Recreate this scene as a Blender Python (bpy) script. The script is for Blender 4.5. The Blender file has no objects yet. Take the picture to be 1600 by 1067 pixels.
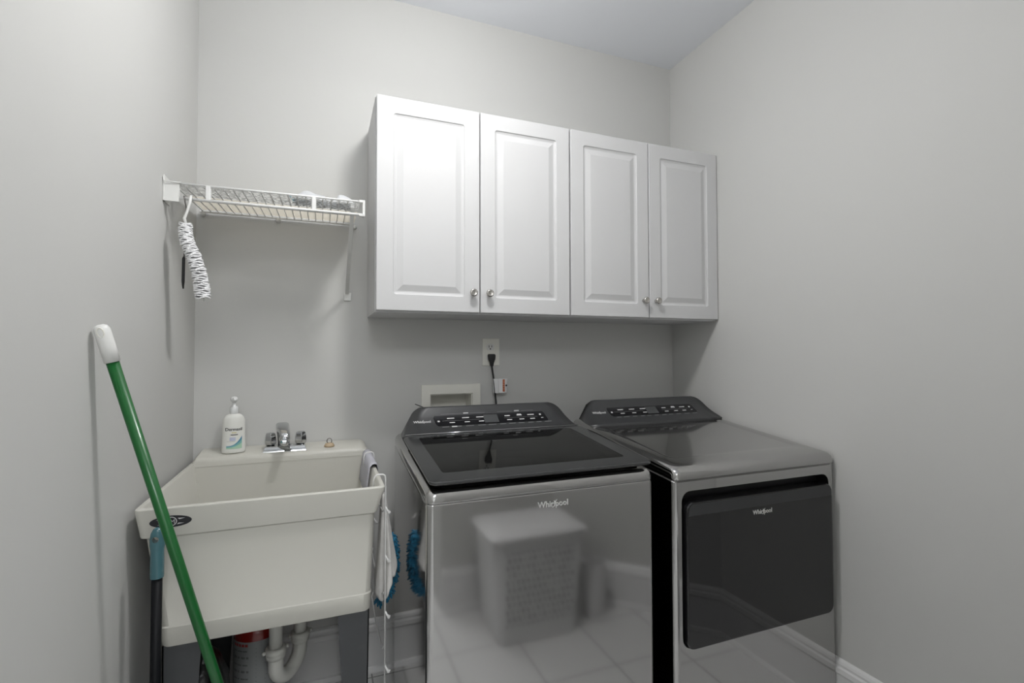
import bpy, bmesh, math, random
from mathutils import Vector, Matrix
from math import sin, cos, pi

random.seed(4)
S = bpy.context.scene
COL = S.collection

# ------------------------------------------------------------------ camera
YAW, PITCH, ROLL = 0.368, 0.0245, -0.0023
cam = bpy.data.cameras.new('camera')
cam.sensor_width = 36.0
cam.lens = 36.0 * 766.69 / 1600.0
cam.clip_start = 0.02
camo = bpy.data.objects.new('camera', cam)
COL.objects.link(camo)
fw = Vector((sin(YAW), cos(YAW), 0)); rt = Vector((cos(YAW), -sin(YAW), 0)); up = Vector((0, 0, 1))
f2 = fw * cos(PITCH) + up * sin(PITCH); u2 = up * cos(PITCH) - fw * sin(PITCH)
r3 = rt * cos(ROLL) + u2 * sin(ROLL); u3 = u2 * cos(ROLL) - rt * sin(ROLL)
m = Matrix((r3, u3, -f2)).transposed().to_4x4()
m.translation = Vector((0.4318, -2.0631, 1.262))
camo.matrix_world = m
S.camera = camo

# ------------------------------------------------------------------ world, exposure, large lights
wd = bpy.data.worlds.new('world'); S.world = wd; wd.use_nodes = True
wd.node_tree.nodes['Background'].inputs[0].default_value = (0.9, 0.95, 1.0, 1)
wd.node_tree.nodes['Background'].inputs[1].default_value = 0.3
S.view_settings.view_transform = 'Standard'
S.view_settings.look = 'None'
S.view_settings.gamma = 1.0
S.view_settings.use_curve_mapping = False
S.view_settings.exposure = 0.22

def area(name, loc, rot, size, power, color=(1, 1, 1), shape='DISK', size_y=None):
    l = bpy.data.lights.new(name, 'AREA'); l.shape = shape; l.size = size
    if size_y: l.size_y = size_y
    l.energy = power; l.color = color
    o = bpy.data.objects.new(name, l); COL.objects.link(o)
    o.location = loc; o.rotation_euler = rot
    return o
LAMP = (0.80, -0.965)                                  # ceiling lamp of the laundry room
PWR = dict(globe=54.0, down=4.0, hall=23.0, end_fill=2.0)
if PWR['down']: area('ceiling_lamp_light', (LAMP[0], LAMP[1], 2.408), (0, 0, 0), 0.14, PWR['down'], (1.0, 0.99, 0.975))
if PWR['hall']: area('hall_fill', (0.50, -3.2, 2.70), (0, 0, 0), 0.9, PWR['hall'], (0.97, 0.985, 1.0), 'RECTANGLE', 0.9)  # added fill from behind the camera, no fixture modelled
if PWR['end_fill']: area('hall_end_fill', (0.49, -4.28, 1.35), (pi / 2, 0, 0), 0.8, PWR['end_fill'], (0.95, 0.975, 1.0), 'RECTANGLE', 1.7)  # added upright fill panel at the hall end, no window there

# ------------------------------------------------------------------ materials
def mat(name, color, rough=0.5, metal=0.0, spec=0.5, bump=None, coat=0.0, vary=None, emit=None, sheen=0, trans=0, alpha=1):
    """bump=(scale,strength,distance) noise bump; vary=(scale, amount) slight albedo mottling."""
    mt = bpy.data.materials.new(name); mt.use_nodes = True
    nt = mt.node_tree; b = nt.nodes['Principled BSDF']
    b.inputs['Base Color'].default_value = (*color, 1)
    b.inputs['Roughness'].default_value = rough
    b.inputs['Metallic'].default_value = metal
    b.inputs['Specular IOR Level'].default_value = spec
    if coat:
        b.inputs['Coat Weight'].default_value = coat; b.inputs['Coat Roughness'].default_value = 0.04
    if sheen: b.inputs['Sheen Weight'].default_value = sheen
    if trans: b.inputs['Transmission Weight'].default_value = trans
    if emit:
        b.inputs['Emission Color'].default_value = (*emit[0], 1); b.inputs['Emission Strength'].default_value = emit[1]
    tc = nt.nodes.new('ShaderNodeTexCoord')
    if bump:
        n = nt.nodes.new('ShaderNodeTexNoise'); n.inputs['Scale'].default_value = bump[0]; n.inputs['Detail'].default_value = 4
        bp = nt.nodes.new('ShaderNodeBump'); bp.inputs['Strength'].default_value = bump[1]; bp.inputs['Distance'].default_value = bump[2]
        nt.links.new(tc.outputs['Object'], n.inputs['Vector']); nt.links.new(n.outputs['Fac'], bp.inputs['Height'])
        nt.links.new(bp.outputs['Normal'], b.inputs['Normal'])
    if vary:
        n = nt.nodes.new('ShaderNodeTexNoise'); n.inputs['Scale'].default_value = vary[0]; n.inputs['Detail'].default_value = 3
        r = nt.nodes.new('ShaderNodeMix'); r.data_type = 'RGBA'
        r.inputs[6].default_value = (*[c * (1 - vary[1]) for c in color], 1)
        r.inputs[7].default_value = (*[min(1, c * (1 + vary[1])) for c in color], 1)
        nt.links.new(tc.outputs['Object'], n.inputs['Vector']); nt.links.new(n.outputs['Fac'], r.inputs[0])
        nt.links.new(r.outputs[2], b.inputs['Base Color'])
    return mt

M = {}
M['wall'] = mat('wall_paint', (0.605, 0.605, 0.590), 0.75, spec=0.25, bump=(220, 0.12, 0.0006), vary=(1.3, 0.012))
M['ceiling'] = mat('ceiling_paint', (0.82, 0.84, 0.88), 0.9, spec=0.2, bump=(120, 0.15, 0.001))
M['trim'] = mat('trim_paint', (0.80, 0.80, 0.80), 0.35, vary=(4, 0.01))
M['cab'] = mat('cabinet_white', (0.615, 0.615, 0.62), 0.6, vary=(3, 0.01))
M['knob'] = mat('brushed_nickel', (0.55, 0.53, 0.50), 0.22, 1.0, bump=(300, 0.05, 0.0003))
M['wire'] = mat('white_coated_wire', (0.78, 0.78, 0.77), 0.35, vary=(30, 0.03))
M['plastic_w'] = mat('white_plastic', (0.76, 0.76, 0.74), 0.4, vary=(20, 0.02))
M['tub'] = mat('off_white_tub_plastic', (0.59, 0.58, 0.53), 0.42, bump=(90, 0.05, 0.0006), vary=(5, 0.03))
M['greyleg'] = mat('grey_painted_steel', (0.055, 0.058, 0.062), 0.45, vary=(8, 0.05))
M['chrome'] = mat('chrome', (0.56, 0.57, 0.58), 0.05, 1.0, bump=(6, 0.02, 0.002))
M['steel'] = mat('dark_finish_steel', (0.50, 0.495, 0.49), 0.085, 1.0, bump=(1.6, 0.05, 0.004), vary=(2, 0.03))
M['steel_d'] = mat('darker_side_steel', (0.24, 0.24, 0.245), 0.16, 1.0, bump=(2, 0.05, 0.004))
M['console'] = mat('console_charcoal', (0.044, 0.045, 0.047), 0.32, spec=0.5, vary=(40, 0.04))
M['panel'] = mat('control_panel_black', (0.010, 0.010, 0.012), 0.18, vary=(40, 0.1))
M['screen'] = mat('grey_display', (0.075, 0.078, 0.080), 0.2, vary=(40, 0.05))
M['mark'] = mat('pale_printed_mark', (0.62, 0.62, 0.62), 0.5, vary=(60, 0.05))
M['markdim'] = mat('grey_printed_mark', (0.25, 0.25, 0.255), 0.5, vary=(60, 0.05))
M['lidframe'] = mat('dark_glass_border', (0.040, 0.041, 0.042), 0.14, spec=0.55, vary=(10, 0.05))
M['doorglass'] = mat('black_door_glass', (0.010, 0.010, 0.011), 0.05, spec=0.8, vary=(10, 0.1))
M['black'] = mat('black_recess_plastic', (0.008, 0.008, 0.009), 0.45, vary=(10, 0.1))
M['blackrub'] = mat('black_rubber', (0.012, 0.012, 0.013), 0.5, vary=(30, 0.1))
M['green'] = mat('green_coated_pole', (0.002, 0.105, 0.017), 0.32, coat=0.2, vary=(14, 0.12))
M['teal'] = mat('teal_rubber_grip', (0.055, 0.15, 0.175), 0.25, coat=0.3, vary=(30, 0.08))
M['blackpole'] = mat('black_coated_pole', (0.004, 0.0045, 0.006), 0.5, spec=0.2, vary=(30, 0.1))
M['pvc'] = mat('white_drain_plastic', (0.66, 0.66, 0.62), 0.3, vary=(20, 0.03))
M['red'] = mat('red_canister_paint', (0.22, 0.012, 0.008), 0.2, coat=0.5, vary=(10, 0.05))
M['redmark'] = mat('dark_red_print', (0.30, 0.02, 0.02), 0.5, vary=(60, 0.1))
M['markdk'] = mat('faded_dark_print', (0.12, 0.12, 0.125), 0.5, vary=(60, 0.1))
M['label_grey'] = mat('grey_paper_label', (0.24, 0.25, 0.25), 0.5, vary=(20, 0.05))
M['darkprint'] = mat('dark_print', (0.02, 0.02, 0.025), 0.5, vary=(60, 0.1))
M['bag'] = mat('black_bag_plastic', (0.006, 0.006, 0.007), 0.28, bump=(18, 0.6, 0.01))
M['bristle'] = mat('white_bristles', (0.86, 0.86, 0.87), 0.6, vary=(90, 0.05))
M['metal'] = mat('thin_steel_wire', (0.25, 0.24, 0.23), 0.3, 1.0, vary=(30, 0.05))
M['ivory'] = mat('ivory_plate', (0.82, 0.81, 0.75), 0.4, vary=(20, 0.02))
M['slot'] = mat('dark_slot', (0.01, 0.01, 0.01), 0.5, vary=(20, 0.02))
M['tag'] = mat('white_tag_paper', (0.82, 0.82, 0.83), 0.45, vary=(20, 0.02))
M['orange'] = mat('orange_print', (0.50, 0.11, 0.02), 0.5, vary=(60, 0.1))
M['cream'] = mat('cream_liner', (0.72, 0.68, 0.58), 0.6, vary=(12, 0.05))
M['bagw'] = mat('white_film_plastic', (0.80, 0.82, 0.84), 0.3, bump=(30, 0.5, 0.006))
def film(mt):
    nt = mt.node_tree; b = nt.nodes['Principled BSDF']; out = nt.nodes['Material Output']; t = nt.nodes.new('ShaderNodeBsdfTranslucent'); t.inputs[0].default_value = (0.85, 0.87, 0.9, 1)
    mx = nt.nodes.new('ShaderNodeMixShader'); mx.inputs[0].default_value = 0.35
    nt.links.new(b.outputs[0], mx.inputs[1]); nt.links.new(t.outputs[0], mx.inputs[2]); nt.links.new(mx.outputs[0], out.inputs[0])
film(M['bagw'])
M['badge'] = mat('bright_badge_metal', (0.85, 0.85, 0.84), 0.3, 0.6, vary=(30, 0.03))
M['bluebit'] = mat('pale_blue_tag', (0.25, 0.60, 0.75), 0.5, vary=(30, 0.05))
M['cloth'] = mat('worn_white_cloth', (0.62, 0.61, 0.59), 0.85, bump=(400, 0.3, 0.001), vary=(22, 0.26), sheen=0.2)
M['lilac'] = mat('thin_grey_cloth', (0.50, 0.50, 0.55), 0.8, bump=(300, 0.3, 0.001), vary=(30, 0.08))
M['blue'] = mat('blue_microfibre', (0.006, 0.17, 0.31), 0.9, bump=(90, 0.8, 0.004), vary=(60, 0.4), sheen=0.3)
M['beige'] = mat('beige_rubber', (0.50, 0.39, 0.26), 0.5, vary=(40, 0.08))
M['soap'] = mat('white_bottle_plastic', (0.80, 0.80, 0.76), 0.35, vary=(15, 0.02))
M['soaptop'] = mat('frosted_pump_plastic', (0.78, 0.79, 0.79), 0.25, vary=(15, 0.02))
M['hamper'] = mat('white_hamper_plastic', (0.72, 0.72, 0.72), 0.45, vary=(5, 0.02))
M['glow'] = mat('lit_lamp_glass', (0.9, 0.9, 0.88), 0.4, emit=((1, 0.99, 0.975), PWR['globe']))

def lid_glass():
    mt = bpy.data.materials.new('smoked_lid_glass'); mt.use_nodes = True
    nt = mt.node_tree; b = nt.nodes['Principled BSDF']; out = nt.nodes['Material Output']
    b.inputs['Base Color'].default_value = (0.010, 0.010, 0.010, 1); b.inputs['Roughness'].default_value = 0.04
    b.inputs['Specular IOR Level'].default_value = 0.9
    tr = nt.nodes.new('ShaderNodeBsdfTransparent'); tr.inputs[0].default_value = (0.5, 0.5, 0.5, 1)
    mx = nt.nodes.new('ShaderNodeMixShader'); mx.inputs[0].default_value = 0.35
    nt.links.new(b.outputs[0], mx.inputs[1]); nt.links.new(tr.outputs[0], mx.inputs[2]); nt.links.new(mx.outputs[0], out.inputs[0])
    n = nt.nodes.new('ShaderNodeTexNoise'); n.inputs['Scale'].default_value = 2
    bp = nt.nodes.new('ShaderNodeBump'); bp.inputs['Strength'].default_value = 0.02; bp.inputs['Distance'].default_value = 0.002
    nt.links.new(n.outputs['Fac'], bp.inputs['Height']); nt.links.new(bp.outputs['Normal'], b.inputs['Normal'])
    return mt
M['lidglass'] = lid_glass()

def tile_mat():
    mt = bpy.data.materials.new('floor_tile'); mt.use_nodes = True
    nt = mt.node_tree; b = nt.nodes['Principled BSDF']; b.inputs['Roughness'].default_value = 0.3
    g = nt.nodes.new('ShaderNodeNewGeometry'); mp = nt.nodes.new('ShaderNodeMapping')
    mp.inputs['Location'].default_value = (0.0, 0.05, 0)
    br = nt.nodes.new('ShaderNodeTexBrick')
    br.offset = 0; br.inputs['Color1'].default_value = (0.74, 0.74, 0.73, 1); br.inputs['Color2'].default_value = (0.70, 0.70, 0.69, 1)
    br.inputs['Mortar'].default_value = (0.30, 0.30, 0.29, 1); br.inputs['Scale'].default_value = 1
    br.inputs['Mortar Size'].default_value = 0.003; br.inputs['Brick Width'].default_value = 0.31; br.inputs['Row Height'].default_value = 0.31
    nt.links.new(g.outputs['Position'], mp.inputs[0]); nt.links.new(mp.outputs[0], br.inputs['Vector'])
    nt.links.new(br.outputs['Color'], b.inputs['Base Color'])
    return mt
M['tile'] = tile_mat()

def translucent(nt, b, fac, col):
    out = nt.nodes['Material Output']; t = nt.nodes.new('ShaderNodeBsdfTranslucent'); t.inputs[0].default_value = col
    mx = nt.nodes.new('ShaderNodeMixShader'); mx.inputs[0].default_value = fac
    nt.links.new(b.outputs[0], mx.inputs[1]); nt.links.new(t.outputs[0], mx.inputs[2]); nt.links.new(mx.outputs[0], out.inputs[0])
    return mx
def liner_mat():
    mt = bpy.data.materials.new('ribbed_cream_liner'); mt.use_nodes = True
    nt = mt.node_tree; b = nt.nodes['Principled BSDF']; b.inputs['Roughness'].default_value = 0.6
    tc = nt.nodes.new('ShaderNodeTexCoord'); br = nt.nodes.new('ShaderNodeTexBrick'); br.offset = 0
    br.inputs['Color1'].default_value = (0.78, 0.74, 0.64, 1); br.inputs['Color2'].default_value = (0.74, 0.70, 0.60, 1)
    br.inputs['Mortar'].default_value = (0.45, 0.42, 0.36, 1); br.inputs['Scale'].default_value = 1
    br.inputs['Mortar Size'].default_value = 0.0016; br.inputs['Brick Width'].default_value = 0.0254; br.inputs['Row Height'].default_value = 5.0
    mp = nt.nodes.new('ShaderNodeMapping'); mp.inputs['Location'].default_value = (0.010, 2.0, 0)
    nt.links.new(tc.outputs['Object'], mp.inputs[0]); nt.links.new(mp.outputs[0], br.inputs['Vector']); nt.links.new(br.outputs['Color'], b.inputs['Base Color'])
    translucent(nt, b, 0.6, (0.85, 0.80, 0.70, 1))
    return mt
M['liner'] = liner_mat()
def lace_mat():
    mt = bpy.data.materials.new('grey_patterned_liner'); mt.use_nodes = True
    nt = mt.node_tree; b = nt.nodes['Principled BSDF']; b.inputs['Roughness'].default_value = 0.7
    tc = nt.nodes.new('ShaderNodeTexCoord'); v = nt.nodes.new('ShaderNodeTexVoronoi'); v.feature = 'DISTANCE_TO_EDGE'
    v.inputs['Scale'].default_value = 55
    cr = nt.nodes.new('ShaderNodeValToRGB'); cr.color_ramp.elements[0].position = 0.04; cr.color_ramp.elements[1].position = 0.10
    cr.color_ramp.elements[0].color = (0.20, 0.20, 0.20, 1); cr.color_ramp.elements[1].color = (0.50, 0.49, 0.47, 1)
    mx = translucent(nt, b, 0.5, (0.55, 0.55, 0.53, 1))
    cr2 = nt.nodes.new('ShaderNodeValToRGB'); cr2.color_ramp.elements[0].position = 0.13; cr2.color_ramp.elements[1].position = 0.15   # open lace: a hole in each cell
    cr2.color_ramp.elements[0].color = (0, 0, 0, 1); cr2.color_ramp.elements[1].color = (1, 1, 1, 1)
    tp = nt.nodes.new('ShaderNodeBsdfTransparent'); m2 = nt.nodes.new('ShaderNodeMixShader')
    nt.links.new(v.outputs['Distance'], cr2.inputs[0]); nt.links.new(cr2.outputs[0], m2.inputs[0])
    nt.links.new(mx.outputs[0], m2.inputs[1]); nt.links.new(tp.outputs[0], m2.inputs[2]); nt.links.new(m2.outputs[0], nt.nodes['Material Output'].inputs[0])
    nt.links.new(tc.outputs['Object'], v.inputs['Vector']); nt.links.new(v.outputs['Distance'], cr.inputs[0]); nt.links.new(cr.outputs[0], b.inputs['Base Color'])
    return mt
M['lace'] = lace_mat()

# ------------------------------------------------------------------ mesh helpers (all coordinates are world coordinates)
def wloc(o):
    v = Vector((0, 0, 0))
    while o is not None:
        v = v + Vector(o.location); o = o.parent
    return v

class MB:
    def __init__(s): s.v = []; s.f = []; s.sm = []
    def add(s, verts, faces, smooth=False):
        n = len(s.v); s.v += [tuple(p) for p in verts]
        s.f += [tuple(i + n for i in f) for f in faces]; s.sm += [smooth] * len(faces)
        return s
    def box(s, x0, x1, y0, y1, z0, z1):
        v = [(x, y, z) for z in (z0, z1) for y in (y0, y1) for x in (x0, x1)]
        return s.add(v, [(0, 2, 3, 1), (4, 5, 7, 6), (0, 1, 5, 4), (2, 6, 7, 3), (0, 4, 6, 2), (1, 3, 7, 5)])
    def loft(s, loops, cap0=True, cap1=True, smooth=False, closed=True):
        n = len(loops[0]); v = [p for l in loops for p in l]; f = []
        for i in range(len(loops) - 1):
            for j in range(n if closed else n - 1):
                k = (j + 1) % n
                f.append((i * n + j, i * n + k, (i + 1) * n + k, (i + 1) * n + j))
        if cap0: f.append(tuple(range(n - 1, -1, -1)))
        if cap1: f.append(tuple((len(loops) - 1) * n + j for j in range(n)))
        return s.add(v, f, smooth)
    def tube(s, pts, r, n=8, cap=True):
        pts = [Vector(p) for p in pts]; rs = r if isinstance(r, (list, tuple)) else [r] * len(pts)
        loops = []; prev = None
        for i, p in enumerate(pts):
            t = (pts[min(i + 1, len(pts) - 1)] - pts[max(i - 1, 0)]).normalized()
            if prev is None:
                a = Vector((0, 0, 1)) if abs(t.z) < 0.9 else Vector((1, 0, 0))
                u = t.cross(a).normalized()
            else:
                u = (prev - t * prev.dot(t)).normalized()
            prev = u; w = t.cross(u)
            loops.append([p + (u * cos(2 * pi * k / n) + w * sin(2 * pi * k / n)) * rs[i] for k in range(n)])
        return s.loft(loops, cap, cap, True)
    def lathe(s, c, prof, n=24, axis='z', sx=1, sy=1):
        loops = []
        for r, h in prof:
            l = []
            for k in range(n):
                a = 2 * pi * k / n; u, w = r * cos(a) * sx, r * sin(a) * sy
                if axis == 'z': l.append((c[0] + u, c[1] + w, c[2] + h))
                elif axis == 'y': l.append((c[0] + u, c[1] - h, c[2] + w))
                else: l.append((c[0] + h, c[1] + u, c[2] + w))
            loops.append(l)
        return s.loft(loops, True, True, True)
    def sphere(s, c, r, n=12):
        return s.lathe(c, [(max(1e-4, r * sin(pi * i / 8)), -r * cos(pi * i / 8)) for i in range(9)], n)
    def build(s, name, m, parent=None, bevel=0, seg=2, smooth=False, subsurf=0, recalc=True, solid=0):
        me = bpy.data.meshes.new(name)
        off = wloc(parent) if parent else Vector((0, 0, 0))
        me.from_pydata([Vector(p) - off for p in s.v], [], s.f)
        for p, q in zip(me.polygons, s.sm): p.use_smooth = q or smooth
        if recalc:
            b = bmesh.new(); b.from_mesh(me); bmesh.ops.recalc_face_normals(b, faces=b.faces); b.to_mesh(me); b.free()
        me.materials.append(M[m] if isinstance(m, str) else m)
        o = bpy.data.objects.new(name, me); COL.objects.link(o)
        if parent: o.parent = parent
        if solid:
            md = o.modifiers.new('solid', 'SOLIDIFY'); md.thickness = solid; md.offset = 0
        if bevel:
            md = o.modifiers.new('bevel', 'BEVEL'); md.width = bevel; md.segments = seg; md.limit_method = 'ANGLE'; md.angle_limit = math.radians(40)
            md.harden_normals = True
            for p in me.polygons: p.use_smooth = True
        if subsurf:
            md = o.modifiers.new('sub', 'SUBSURF'); md.levels = subsurf; md.render_levels = subsurf
        return o

def rrect(x0, x1, y0, y1, r, n=5):
    """rounded rectangle outline, counter-clockwise, 4*(n+1) points"""
    P = []
    for cx, cy, a0 in ((x1 - r, y0 + r, -90), (x1 - r, y1 - r, 0), (x0 + r, y1 - r, 90), (x0 + r, y0 + r, 180)):
        for i in range(n + 1):
            a = math.radians(a0 + 90 * i / n); P.append((cx + r * cos(a), cy + r * sin(a)))
    return P

def wn(o, split):
    mo = o.modifiers.new('es', 'EDGE_SPLIT'); mo.split_angle = math.radians(split)
    mo = o.modifiers.new('wn', 'WEIGHTED_NORMAL'); mo.weight = 100; mo.keep_sharp = True
def bool_cut(o, cutter):
    md = o.modifiers.new('cut', 'BOOLEAN'); md.operation = 'DIFFERENCE'; md.object = cutter; md.solver = 'EXACT'
    dg = bpy.context.evaluated_depsgraph_get(); dg.update()
    me = bpy.data.meshes.new_from_object(o.evaluated_get(dg))
    o.modifiers.clear(); o.data = me
    bpy.data.objects.remove(cutter, do_unlink=True)

def empty(name, loc, label=None, cat=None, group=None):
    o = bpy.data.objects.new(name, None); COL.objects.link(o); o.location = loc
    o.empty_display_size = 0.05
    return tag(o, label, cat, group)
def tag(o, label=None, cat=None, group=None, kind=None):
    if label: o['label'] = label
    if cat: o['category'] = cat
    if group: o['group'] = group
    if kind: o['kind'] = kind
    return o
def struct(mb, name, m, label=None, **k):
    o = mb.build(name, m, **k); o['kind'] = 'structure'
    if label: o['label'] = label
    return o
def copy_tree(o, parent=None):
    c = o.copy(); COL.objects.link(c); c.parent = parent
    for ch in list(o.children): copy_tree(ch, c)
    return c

def text_mesh(name, body, m, parent, mapf, size=1.0, extrude=0.0, shear=0.0, space=1.0, offset=0.0):
    """text turned into a mesh; mapf maps (u, v, w) of the flat text to a world point. u is centred."""
    cu = bpy.data.curves.new(name, 'FONT'); cu.body = body; cu.size = size; cu.extrude = extrude; cu.shear = shear
    cu.align_x = 'CENTER'; cu.space_character = space; cu.resolution_u = 3; cu.offset = offset
    t = bpy.data.objects.new(name, cu); COL.objects.link(t)
    dg = bpy.context.evaluated_depsgraph_get(); dg.update()
    me = bpy.data.meshes.new_from_object(t.evaluated_get(dg))
    bpy.data.objects.remove(t, do_unlink=True); bpy.data.curves.remove(cu)
    off = wloc(parent) if parent else Vector((0, 0, 0))
    for v in me.vertices: v.co = Vector(mapf(v.co.x, v.co.y, v.co.z)) - off
    me.materials.clear(); me.materials.append(M[m])
    o = bpy.data.objects.new(name, me); COL.objects.link(o); o.parent = parent
    return o

# ------------------------------------------------------------------ room
W, H = 2.1141, 2.743
YB = -1.95                                            # wall behind the camera's right shoulder
w = MB().box(-0.12, W + 0.12, 0, 0.14, 0, H).build('wall_back', 'wall')
bool_cut(w, MB().box(0.853, 1.042, -0.02, 0.095, 0.90, 1.092).build('cutter', 'wall'))
w['kind'] = 'structure'
struct(MB().box(-0.12, 0, -4.3, 0, 0, H), 'wall_left', 'wall')
struct(MB().box(W, W + 0.12, -1.42, 0, 0, H), 'wall_right', 'wall')
# the right wall turns 45 degrees out of view, then a wall faces the appliances; open passage to the hall at its left
dg_pts = [(W, -1.42), (W + 0.12, -1.42), (W + 0.12, -1.49), (1.65, -2.07), (1.584, YB)]
struct(MB().loft([[(x, y, 0) for x, y in dg_pts], [(x, y, H) for x, y in dg_pts]]), 'wall_diagonal', 'wall')
struct(MB().box(0.98, 1.62, YB - 0.12, YB, 0, H), 'wall_front', 'wall')
struct(MB().box(0.98, 1.10, -4.3, YB - 0.12, 0, H), 'wall_hall_right', 'wall')
struct(MB().box(-0.12, 1.10, -4.42, -4.3, 0, H), 'wall_hall_end', 'wall')
struct(MB().box(-0.12, W + 0.12, -4.42, 0.14, -0.1, 0), 'floor', 'tile')
struct(MB().box(-0.12, W + 0.12, -4.42, 0.14, H, H + 0.1), 'ceiling', 'ceiling')

BASE = [(0, 0), (0.026, 0), (0.026, 0.006), (0.021, 0.018), (0.015, 0.022), (0.013, 0.150), (0.015, 0.156), (0.018, 0.160),
        (0.017, 0.176), (0.012, 0.182), (0.013, 0.190), (0.010, 0.198), (0.004, 0.204), (0, 0.205)]
def baseboard(name, p0, p1, nrm):
    loops = [[(p[0] + nrm[0] * d, p[1] + nrm[1] * d, z) for d, z in BASE] for p in (p0, p1)]
    struct(MB().loft(loops), name, 'trim')
baseboard('baseboard_back', (0.0, 0), (W, 0), (0, -1))
baseboard('baseboard_right', (W, 0), (W, -1.425), (-1, 0))
baseboard('baseboard_left', (0, 0), (0, -4.3), (1, 0))
q = 1 / math.sqrt(2)
baseboard('baseboard_diagonal', (W, -1.42), (1.584, YB), (-q, q))
baseboard('baseboard_front', (1.59, YB), (0.98, YB), (0, 1))

# ------------------------------------------------------------------ ceiling lamp (above the frame, seen only as light)
cl = empty('ceiling_lamp', (LAMP[0], LAMP[1], H), 'round frosted glass globe lamp hanging just under the ceiling', 'ceiling lamp')
MB().lathe((LAMP[0], LAMP[1], H), [(0.001, 0), (0.065, 0), (0.067, -0.006), (0.05, -0.02), (0.012, -0.026), (0.010, -0.135), (0.03, -0.150), (0.001, -0.152)], 32).build('base', 'knob', cl)
MB().sphere((LAMP[0], LAMP[1], 2.500), 0.088, 32).build('glass_globe', 'glow', cl)

# ------------------------------------------------------------------ wall cabinets
CZ0, CZ1 = 1.4077, 2.1697
CW = 0.7576
def cabinet(x0):
    root = empty('wall_cabinet', (x0, 0, CZ0),
                 'white two-door wall cabinet above the washer, next to the wire shelf', 'cabinet', None)
    c = MB(); t = 0.016
    c.box(x0, x0 + t, -0.300, -0.001, CZ0, CZ1); c.box(x0 + CW - t, x0 + CW, -0.300, -0.001, CZ0, CZ1)
    c.box(x0 + t, x0 + CW - t, -0.300, -0.001, CZ0, CZ0 + t); c.box(x0 + t, x0 + CW - t, -0.300, -0.001, CZ1 - t, CZ1)
    c.box(x0 + t, x0 + CW - t, -0.010, -0.001, CZ0 + t, CZ1 - t)
    c.build('carcass', 'cab', root, bevel=0.001)
    for k in range(2):
        a = x0 + 0.003 + k * (CW / 2 - 0.001) ; b = a + CW / 2 - 0.0055
        z0, z1 = CZ0 + 0.006, CZ1 - 0.001
        yf = -0.3195
        def loop(ins, y, r=0.0005):
            return [(x, y, z) for x, z in rrect(a + ins, b - ins, z0 + ins, z1 - ins, r, 4)]
        L = [loop(0, -0.3015), loop(0, yf + 0.002, 0.002), loop(0.002, yf, 0.002), loop(0.057, yf, 0.010), loop(0.0595, yf + 0.004, 0.008),
             loop(0.066, yf + 0.0065, 0.004), loop(0.070, yf + 0.0065, 0.001), loop(0.090, yf + 0.0005, 0.001), loop(0.092, yf, 0.001)]
        d = MB().loft(L, True, True)
        do = d.build('door', 'cab', root)
        kx = b - 0.028 if k == 0 else a + 0.030
        kz = CZ0 + 0.078
        MB().lathe((kx, yf, kz), [(0.001, 0), (0.0075, 0), (0.0065, 0.004), (0.0055, 0.010), (0.007, 0.014), (0.0125, 0.017), (0.0145, 0.020),
                                  (0.0145, 0.024), (0.012, 0.027), (0.0095, 0.028), (0.0085, 0.0265), (0.001, 0.0275)], 28, 'y').build('knob', 'knob', do)
    return root
c1 = cabinet(0.599)
c2 = copy_tree(c1); c2.location = (0.599 + CW + 0.0005, 0, CZ0)
c1['group'] = c2['group'] = 'white wall cabinets'
c2['label'] = 'white two-door wall cabinet above the dryer, against the right wall'

# ------------------------------------------------------------------ wire shelf
sh = empty('wire_shelf', (0.0, 0, 1.757), 'white wire shelf high in the left corner with a diagonal brace', 'shelf')
SX0, SX1, SYF = 0.010, 0.553, -0.39
def dz(y): return 1.758 + (y - SYF) / 0.38 * 0.024
d = MB(); x = 0.022
while x < SX1 - 0.004:
    d.tube([(x, -0.012, dz(-0.012)), (x, SYF + 0.004, dz(SYF)), (x, SYF - 0.006, dz(SYF) + 0.002)], 0.0018, 6)
    x += 0.0254
d.build('deck_wires', 'wire', sh)
r = MB()
r.tube([(0.012, -0.012, dz(-0.012) - 0.004), (SX1, -0.012, dz(-0.012) - 0.004)], 0.0032, 8)
r.tube([(0.012, -0.20, dz(-0.2) - 0.004), (SX1, -0.20, dz(-0.2) - 0.004)], 0.0026, 8)
r.build('back_rail', 'wire', sh)
MB().tube([(0.03, SYF - 0.004, 1.759), (SX1, SYF - 0.004, 1.761)], 0.0034, 8).build('upper_front_rail', 'wire', sh)
MB().tube([(0.03, SYF - 0.004, 1.716), (SX1, SYF - 0.004, 1.718)], 0.0044, 8).build('lower_front_rail', 'wire', sh)
for tx in (0.112, 0.402):
    MB().loft([[(tx - 0.006, SYF - 0.008, z), (tx + 0.006, SYF - 0.008, z), (tx + 0.008, SYF + 0.002, z), (tx - 0.008, SYF + 0.002, z)] for z in (1.716, 1.760)]).build('rail_spacer', 'wire', sh, bevel=0.002)
e = MB(); e.box(0.0006, 0.040, SYF - 0.010, SYF + 0.003, 1.704, 1.757); e.box(0.0006, 0.004, SYF - 0.012, SYF + 0.05, 1.704, 1.779)
e.tube([(0.002, SYF - 0.014, 1.772), (0.004, SYF - 0.016, 1.759), (0.045, SYF - 0.012, 1.759)], 0.0022, 6)
e.build('end_bracket', 'plastic_w', sh, bevel=0.0015)
e = MB(); e.box(SX1 - 0.003, SX1 + 0.005, SYF - 0.009, SYF + 0.010, 1.712, 1.766); e.box(SX1 - 0.014, SX1 + 0.001, SYF - 0.009, SYF + 0.003, 1.757, 1.766); e.box(SX1 - 0.014, SX1 + 0.001, SYF - 0.009, SYF + 0.003, 1.712, 1.721)
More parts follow.
